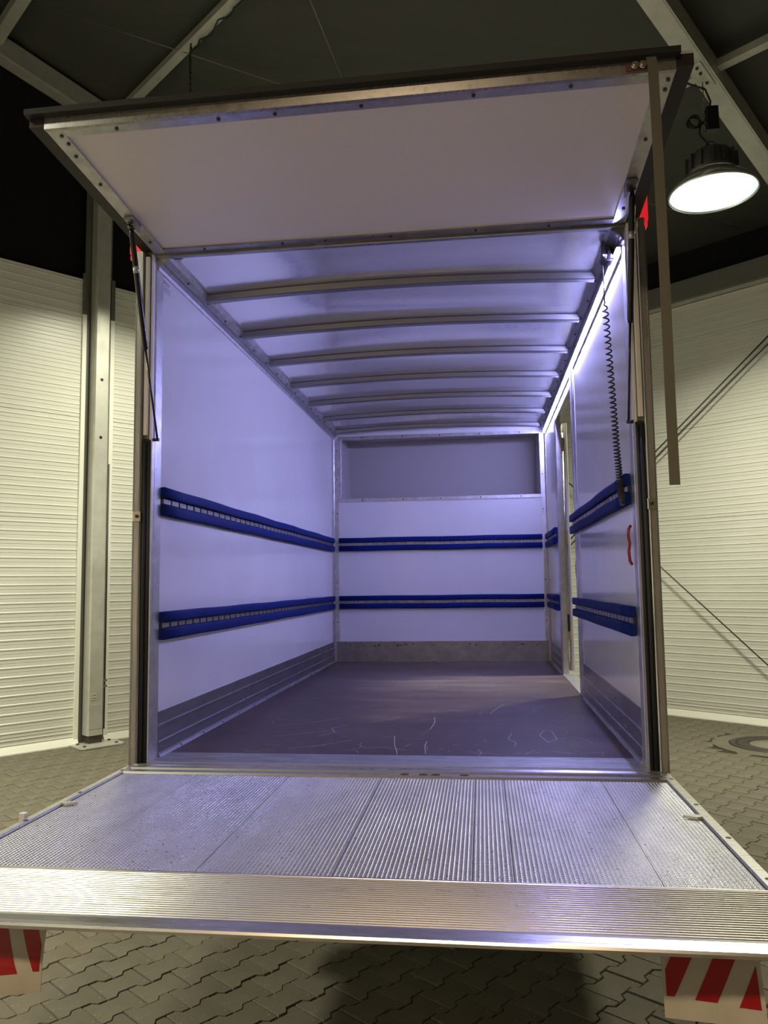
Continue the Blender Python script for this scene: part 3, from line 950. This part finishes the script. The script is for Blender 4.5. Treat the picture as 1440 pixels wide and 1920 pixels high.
# ---------------------------------------------------------------- pull strap hanging from the flap
ps = thing('pull_strap', 'grey webbing pull strap hanging from the raised flap at its right end', 'strap', (2.069, -.985, 2.39))
sp = [(2.060, -.985, 2.425), (2.064, -.987, 2.39), (2.067, -.986, 2.2), (2.069, -.985, 1.9), (2.070, -.984, 1.6), (2.070, -.984, 1.3), (2.071, -.985, 1.06)]
r = []
for x, y, z in sp:
    hw = .0155
    r.append([(x - hw, y - .0015, z), (x + hw, y - .0015, z), (x + hw, y + .0015, z), (x - hw, y + .0015, z)])
part('webbing', MB().loft(r), M['strap'], ps)
part('anchor_plate', MB().box((1.985, -.968, 2.395), (2.062, -.960, 2.422), .003), mat('rusty_plate', (.14, .06, .035), .6, .3), ps, label='rusty anchor plate')
for x in (2.012, 2.036):
    part('bolt', MB().cyl((x, -.968, 2.409), (x, -.980, 2.409), .0115, 12).cyl((x, -.980, 2.409), (x, -.985, 2.409), .006, 6), M['chrome'], ps)

# ================================================================== TAIL LIFT
TL = thing('tail_lift', 'aluminium tail lift platform lowered level with the load floor', 'tail lift', (W / 2, -.8, -.25))
YB, YR, YT = -.205, -1.283, -1.635          # back of the ribbed deck, start of the ramp, tip
edges = [-.022, .30, .69, 1.071, 1.445, 1.555, 1.93, 2.175]
for x0, x1 in zip(edges, edges[1:]):
    n = max(3, round((x1 - x0 - .008) / .0125))
    p = (x1 - x0 - .008) / n
    prof = [(x0 + .0012, -.045), (x0 + .0012, -.001), (x0 + .004, -.001)]
    for i in range(n):
        a = x0 + .004 + i * p
        prof += [(a + p * .12, -.0022), (a + p * .32, .0), (a + p * .72, .0), (a + p * .92, -.0022)]
    prof += [(x1 - .004, -.001), (x1 - .0012, -.001), (x1 - .0012, -.045)]
    part('deck_plank', MB().loft([[(x, y, z) for x, z in prof] for y in (YB, YR)]), M['plank'], TL)
for x0, x1 in ((-.055, -.024), (2.177, 2.215)):
    o = part('edge_rail', MB().box((x0, YR - .27, -.05), (x1, -.085, .008), .004), M['ramp'], TL)
    for y in (-.18, -.535, -.89, -1.22):
        part('bolt_hole', MB().cyl(((x0 + x1) / 2 + .003, y, .008), ((x0 + x1) / 2 + .003, y, .0088), .0085, 12), M['rubber'], o)
# hinge bar at the truck
b = MB()
pr = [(-.012, -.05), (-.012, .002), (-.045, .004), (-.060, -.004), (-.085, -.004), (-.092, .006), (-.122, .008), (-.132, -.003), (-.146, -.003), (-.152, .006), (-.196, .008), (-.203, .0), (-.203, -.05)]
b.loft([[(x, y, z) for y, z in pr] for x in (-.05, W + .062)])
hb_ = part('hinge_bar', b, M['ramp'], TL)
for x in (1.16, 1.235, 1.285, 1.40):
    part('drain_hole', MB().loft([[(x + .018 * math.cos(t), -.172 + .010 * math.sin(t), z) for t in [i * math.pi / 6 for i in range(12)]] for z in (.0066, .0088)]), M['rubber'], hb_)
# ramp with cross ribs
prof = [(YR - .001, -.04), (YR - .001, .0035), (YR - .010, .0035)]
n = 22
p = (-.010 + YR - (YT + .062)) / n
for i in range(n):
    a = YR - .010 - i * p
    prof += [(a - p * .15, .0008), (a - p * .35, .0035), (a - p * .70, .0035), (a - p * .90, .0008)]
prof += [(YT + .060, .0030), (YT + .045, .0045), (YT + .022, .0015), (YT + .016, .003), (YT + .004, .002), (YT, -.003), (YT, -.010), (YT + .01, -.014), (YR - .02, -.04)]
part('ramp', MB().loft([[(x, y, z) for y, z in prof] for x in (-.052, 2.212)]), M['ramp'], TL, label='cross-ribbed ramp tip')
for x, sg in ((-.028, 1), (2.180, -1)):
    o = [(0, -.012), (.018, -.022), (.058, 0), (.018, .014), (0, .010)]
    part('safety_tab', MB().loft([[(x + sg * a, -.672 + c, z) for a, c in o] for z in (.002, .010)]), M['ramp'], TL)
part('latch', MB().box((-.078, -.865, -.02), (-.056, -.845, .022), .003), M['white_plate'], TL)
for x in (.55, 1.6):
    part('lift_arm', MB().bar((x, -.35, -.10), (x, .45, -.34), .07, .09), M['chassis'], TL)
    part('tilt_cylinder', MB().cyl((x + .12, -.25, -.13), (x + .12, .42, -.48), .032, 12), M['chassis'], TL)
part('support_beam', MB().box((.3, -.42, -.14), (W - .3, -.30, -.046), .006), M['chassis'], TL)
part('torsion_tube', MB().cyl((.3, .47, -.36), (W - .3, .47, -.36), .05, 14), M['chassis'], TL)

# ---------------------------------------------------------------- warning flags under the platform edge
def flag(x0, x1, ytop, label, mirror, curl):
    fl = thing('warning_flag', label, 'warning flag', ((x0 + x1) / 2, ytop, -.1), group='warning flags under the lift platform')
    zt, zb = -.040, (-.206 if not mirror else -.212)
    def P(s, t, lift=0.0):
        x = x0 + (x1 - x0) * s
        z = zt + (zb - zt) * t
        y = ytop - (.035 if mirror else .004) * math.sin(t * 1.5) + curl * (s - .5) * t - lift
        return (x + (.008 * t if not mirror else -.008 * t), y, z)
    ns, nt = 8, 8
    vs = [P(i / ns, j / nt) for j in range(nt + 1) for i in range(ns + 1)]
    fs = [(j * (ns + 1) + i, j * (ns + 1) + i + 1, (j + 1) * (ns + 1) + i + 1, (j + 1) * (ns + 1) + i) for j in range(nt) for i in range(ns)]
    vb = [Vector(q) + Vector((0, .0016, 0)) for q in vs]
    m_ = MB().add(vs, fs, True).add(vb, fs, True)
    sheet = part('sheet', m_, M['flag_white'], fl)
    # stripes in (s, t) of the sheet seen from behind
    polys = [[(.163, 0), (.385, 0), (.11, .70), (.03, .70), (.035, .35)], [(.592, 0), (.82, 0), (.53, .73), (.31, .72)], [(.95, .23), (.955, .77), (.74, .76)]]
    for pl in polys:
        if mirror: pl = [(1 - s, t) for s, t in pl]
        # clip to the sheet and subdivide by fans through rows
        mb = MB()
        ts = sorted(set([max(0.0, min(1.0, t)) for s, t in pl] + [k / 8 for k in range(9)]))
        ts = [t for t in ts if min(q[1] for q in pl) <= t <= max(q[1] for q in pl)]
        def span(t):
            xs_ = []
            for (s0, t0), (s1, t1) in zip(pl, pl[1:] + pl[:1]):
                if min(t0, t1) - 1e-9 <= t <= max(t0, t1) + 1e-9 and abs(t1 - t0) > 1e-9:
                    xs_.append(s0 + (s1 - s0) * (t - t0) / (t1 - t0))
            return (min(xs_), max(xs_)) if xs_ else None
        rows = [(t, span(t)) for t in ts if span(t)]
        for (ta, (a0, a1)), (tb_, (b0, b1)) in zip(rows, rows[1:]):
            mb.add([P(a0, ta, .0012), P(a1, ta, .0012), P(b1, tb_, .0012), P(b0, tb_, .0012)], [(0, 1, 2, 3)])
        part('red_stripe', mb, M['flag_red'], sheet)
    part('clamp_strip', MB().box((x0 - .005, ytop - .004, -.05), (x1 + .005, ytop + .012, -.034)), M['chassis'], fl)
flag(1.866, 2.078, -1.50, 'red and white striped flag below the right end of the platform edge', False, -.03)
flag(.215, .397, -1.50, 'red and white striped flag below the left end of the platform edge', True, .05)

# ================================================================== LASHING RAILS
SLOT_P = .100
sl_mb = MB()
sl_mb.box((-.040, 0, -.0125), (.040, .003, .0125), .001)
slot_me = sl_mb.mesh('slot_plate', M['slot_plate'])
def lashing_rail(name_label, p0, dirv, nrm, length, z0, z1, slots=True, thick=.03):
    """padded rail along dirv from p0, standing off the wall along nrm"""
    p0, dirv, nrm = Vector(p0), Vector(dirv), Vector(nrm)
    c = p0 + dirv * (length / 2)
    t = thing('padded_lashing_rail', name_label, 'lashing rail', (c.x, c.y, z0), group='blue padded lashing rails')
    hz = (z1 - z0)
    def strip(za, zb, name):
        h = zb - za
        pr = [(.0, za + .002), (thick * .72, za + .0), (thick * .93, za + h * .06), (thick, za + h * .18), (thick, za + h * .82), (thick * .93, za + h * .94), (thick * .72, zb), (.0, zb - .002)]
        k = max(2, int(length / .25))
        rings = []
        for i in range(k + 1):
            s = length * i / k
            wob = .0022 * math.sin(i * 1.7 + z0 * 9) if 0 < i < k else 0
            rings.append([p0 + dirv * s + nrm * (a + (wob if a > 0 else 0)) + Vector((0, 0, z + wob * .8)) for a, z in pr])
        part(name, MB().loft(rings, smooth=True), M['blue'], t)
    strip(z0, z0 + hz * .41, 'lower_pad')
    strip(z0 + hz * .62, z1, 'upper_pad')
    za, zb = z0 + hz * .41 - .006, z0 + hz * .62 + .006
    pr = [(.001, za), (.010, za), (.010, zb), (.001, zb)]
    part('rail_strip', MB().loft([[p0 + dirv * s + nrm * a + Vector((0, 0, z)) for a, z in pr] for s in (.004, length - .004)]), M['rubber'] if slots else M['rail_strip'], t)
    ang = math.atan2(dirv.y, dirv.x)
    k = int((length - .02) / SLOT_P)
    if slots:
        for i in range(k):
            q = p0 + dirv * (.055 + SLOT_P * i) + nrm * .010 + Vector((0, 0, (za + zb) / 2))
            o = inst('slot_plate', slot_me, t, q, rot=(0, 0, ang if nrm.dot(Vector((-dirv.y, dirv.x, 0))) > 0 else ang + math.pi))
    else:
        mb = MB()
        for i in range(int(length / .1)):
            s = .06 + i * .098
            mb.box((-.002, 0, -.009), (.002, .0006, .009))
            for q in range(8):
                w_ = mb.v[-1 - q]
                mb.v[-1 - q] = p0 + dirv * (s + w_.x) + nrm * (.010 + w_.y) + Vector((0, 0, (za + zb) / 2 + w_.z))
            mb.box((-.006, 0, -.004), (.006, .0006, .004))
            for q in range(8):
                w_ = mb.v[-1 - q]
                mb.v[-1 - q] = p0 + dirv * (s + .03 + w_.x) + nrm * (.010 + w_.y) + Vector((0, 0, (za + zb) / 2 + w_.z))
        part('slot_marks', mb, M['bolt'], t)
U0, U1, D0, D1 = 1.108, 1.243, .531, .662
lashing_rail('blue padded lashing rail, upper one on the long left wall', (0, .09, 0), (0, 1, 0), (1, 0, 0), L - .105 - .09, U0, U1)
lashing_rail('blue padded lashing rail, lower one on the long left wall', (0, .09, 0), (0, 1, 0), (1, 0, 0), L - .105 - .09, D0, D1)
lashing_rail('blue padded lashing rail, upper one across the front bulkhead', (.055, L, 0), (1, 0, 0), (0, -1, 0), W - .11, U0 + .006, U1 + .006, False)
lashing_rail('blue padded lashing rail, lower one across the front bulkhead', (.055, L, 0), (1, 0, 0), (0, -1, 0), W - .11, D0, D1, False)
lashing_rail('blue padded lashing rail, upper one on the right wall before the side door', (W - .0072, .09, 0), (0, 1, 0), (-1, 0, 0), DN + .03 - .09, U0, U1)
lashing_rail('blue padded lashing rail, lower one on the right wall before the side door', (W - .0072, .09, 0), (0, 1, 0), (-1, 0, 0), DN + .02 - .09, D0 + .006, D1 + .004)
lashing_rail('short blue padded rail between side door and bulkhead, upper one', (W - .0065, DF + .06, 0), (0, 1, 0), (-1, 0, 0), L - .105 - DF - .06, U0, U1)
lashing_rail('short blue padded rail between side door and bulkhead, lower one', (W - .0065, DF + .06, 0), (0, 1, 0), (-1, 0, 0), L - .105 - DF - .06, D0, D1)

# ================================================================== LED STRIP, CONTROL BOX, COILED CABLE
ls = thing('led_light_strip', 'long glowing LED light strip along the top of the right wall', 'light strip', (W - .015, L / 2, 2.25))
part('profile', MB().box((W - .010, .075, 2.236), (W - .0005, L - .12, 2.266)), M['alu'], ls)
part('cover_lip', MB().box((W - .028, .075, 2.261), (W - .0005, L - .12, 2.266)), M['alu_dull'], ls)
part('diffuser', MB().loft([[(W - .0102, y, 2.242), (W - .018, y, 2.2425), (W - .0245, y, 2.2605), (W - .0102, y, 2.2605)] for y in (.08, L - .125)]), M['led'], ls)

cb = thing('control_box', 'black cable control box with a white face hung in the upper right corner', 'control box', (2.115, .2, 2.29))
prb = []
for k in range(13):
    a = math.pi + math.pi * k / 12
    prb.append((2.106 + .030 * math.cos(a), 2.258 + .026 * math.sin(a)))
prb += [(2.136, 2.305), (2.128, 2.317), (2.084, 2.317), (2.076, 2.300)]
prb = [(2.106 + (x - 2.106) * 1.22, 2.288 + (z - 2.275) * 1.16) for x, z in prb]
part('body', MB().loft([[(x, y, z) for x, z in prb] for y in (.165, .235)]), M['black'], cb)
prf = [(2.106 + (x - 2.106) * .84, 2.272 + (z - 2.272) * .80) for x, z in prb if z < 2.286]
part('white_face', MB().loft([[(x, y, z) for x, z in prf] for y in (.161, .1649)]), mat('pale_grey_face', (.36, .36, .40), .4), cb)
part('slot', MB().box((2.098, .155, 2.250), (2.112, .1645, 2.305), .002).box((2.094, .158, 2.246), (2.126, .1645, 2.256)), M['black'], cb)
for x, z in ((2.086, 2.256), (2.112, 2.238)):
    part('screw', MB().cyl((x, .1605, z), (x, .158, z), .003, 8), M['bolt'], cb)
part('bracket', MB().box((2.07, .19, 2.317), (2.11, .23, 2.325)), M['alu_dull'], cb)

cc = thing('coiled_cable', 'black coiled cable hanging from the control box down the right wall', 'cable', (2.1, .2, 1.7))
ctl = [(2.079, .200, 2.232), (2.081, .200, 2.131), (2.082, .200, 2.060), (2.089, .19, 1.846), (2.096, .165, 1.565), (2.097, .13, 1.365), (2.097, .09, 1.227), (2.097, .055, 1.13)]
lens = [0]
for a, c in zip(ctl, ctl[1:]):
    lens.append(lens[-1] + (Vector(c) - Vector(a)).length)
def along(s):
    for i in range(len(ctl) - 1):
        if s <= lens[i + 1] or i == len(ctl) - 2:
            t = (s - lens[i]) / (lens[i + 1] - lens[i])
            return Vector(ctl[i]).lerp(Vector(ctl[i + 1]), min(max(t, 0), 1))
tot = lens[-1]
part('straight_lead', MB().tube([along(s) for s in (0, .05, .10, .15, .172)], .0032, 8), M['rubber'], cc)
pts = []
turns = 52
K_ = turns * 10
for i in range(K_ + 1):
    t = i / K_
    # loops stretched at the top, close together at the bottom
    s = .172 + (tot - .172) * (1 - (1 - t) ** 1.75)
    p = along(s)
    rad = .0125 * min(1, t * 40)
    a = 2 * math.pi * turns * t
    pts.append(p + Vector((rad * math.cos(a), rad * math.sin(a) * .9, 0)))
part('coil', MB().tube(pts, .0037, 6), M['rubber'], cc)
part('end_plug', MB().tube([(2.097, .055, 1.14), (2.097, .050, 1.10)], .011, 10), M['black'], cc)

# ================================================================== HIGH-BAY LAMP AND HANGING CHAIN
LP = Vector((3.621, 3.607, 5.079))
hl = thing('high_bay_lamp', 'lit round high-bay lamp hanging from the roof rafter on a chain', 'lamp', LP, van=False)
def lz(prof, mt, name, n=40, parent=None):
    return part(name, MB().lathe(prof, LP, n), M[mt], parent or hl, van=False)
lz([(.375, -.012), (.385, .0), (.378, .018), (.34, .06), (.27, .12), (.20, .17), (.192, .17), (.262, .115), (.33, .055), (.365, .016), (.366, -.010)], 'lamp_refl', 'reflector')
lz([(.001, .008), (.31, .008), (.31, .011), (.001, .011)], 'lamp_glow', 'light_disc')
lz([(.315, .002), (.365, .002), (.365, .006), (.315, .006)], 'lamp_glass', 'glass_rim')
ll = hall_lamp('high_bay_lamp_light', (0, 0, -.015), LAMP_W * 0.49, LAMP_COL)
ll.parent = hl
hs = lz([(.20, .172), (.21, .19), (.195, .32), (.16, .37), (.08, .40), (.001, .40)], 'lamp_body', 'housing')
fins = MB()
for k in range(14):
    a = 2 * math.pi * k / 14
    c_, s_ = math.cos(a), math.sin(a)
    fins.bar(LP + Vector((.20 * c_, .20 * s_, .19)), LP + Vector((.20 * c_, .20 * s_, .33)), .012, .05, up=(c_, s_, 0))
part('cooling_fins', fins, M['lamp_body'], hs, van=False)
part('hook_ring', MB().tube([LP + Vector((.035 * math.cos(t), 0, .44 + .045 * math.sin(t))) for t in [i * math.pi / 6 for i in range(13)]], .008, 8), M['lamp_body'], hl, van=False)
drv = part('driver_box', MB().box(LP + Vector((-.03, -.035, .58)), LP + Vector((.08, .045, .80)), .012), M['black'], hl, van=False)
ztop = roof_z(2.52) - .24
ch = MB()
zc = LP.z + .48
k = 0
while zc < ztop - .01:
    ax = Vector((1, 0, 0)) if k % 2 else Vector((0, 1, 0))
    ch.tube([Vector((LP.x - .04, LP.y, zc)) + ax * (.011 * math.cos(t)) + Vector((0, 0, .022 * math.sin(t))) for t in [i * math.pi / 4 for i in range(9)]], .0035, 5)
    zc += .034
    k += 1
part('chain', ch, M['cable'], hl, van=False)
pts = []
for k in range(40):
    a = k * .45
    pts.append(LP + Vector((-.13 + .07 * math.cos(a) * (1 - k / 90), .01 * math.sin(k), .66 + .055 * math.sin(a) + .0008 * k)))
part('cable_loop', MB().tube(pts, .009, 7), M['rubber'], hl, van=False)
part('power_lead', MB().tube([LP + Vector(q) for q in ((.02, 0, .40), (-.04, 0, .48), (-.09, 0, .56), (-.08, 0, .64), (0, 0, .72), (.02, 0, .86), (-.02, 0, .98), (-.25, .02, ztop - LP.z + .05))], .009, 7), M['rubber'], hl, van=False)
tR = (HP(0, 5.57, roof_z(0)) - HP(2.52, 5.57, roof_z(2.52))).normalized()
pb = HP(2.60, 5.57, roof_z(2.60) - .247)
part('mounting_plate', MB().bar(pb - tR * .17, pb + tR * .15, .10, .012, up=(0, 0, 1)), M['tent_alu'], hl, van=False)
b = MB()
for q in (-.12, -.05, .08):
    b.cyl(pb + tR * q - Vector((0, 0, .006)), pb + tR * q - Vector((0, 0, .018)), .014, 8)
part('bolts', b, M['bolt'], hl, van=False)

hc = thing('hanging_chain', 'thin dark chain hanging from the roof purlin above the flap', 'chain', (-1.256, 3.66, 6.8), van=False)
ch = MB()
zc = 7.02
k = 0
while zc > 6.40:
    ax = Vector((1, 0, 0)) if k % 2 else Vector((0, 1, 0))
    ch.tube([Vector((-1.256, 3.66, zc)) + ax * (.010 * math.cos(t)) + Vector((0, 0, .020 * math.sin(t))) for t in [i * math.pi / 4 for i in range(9)]], .004, 5)
    zc -= .032
    k += 1
part('links', ch, M['dark_cable'], hc, van=False)
part('cable', MB().tube([(-1.25, 3.66, 7.06), (-1.268, 3.66, 6.9), (-1.262, 3.66, 6.7), (-1.256, 3.655, 6.5)], .007, 6), M['rubber'], hc, van=False)
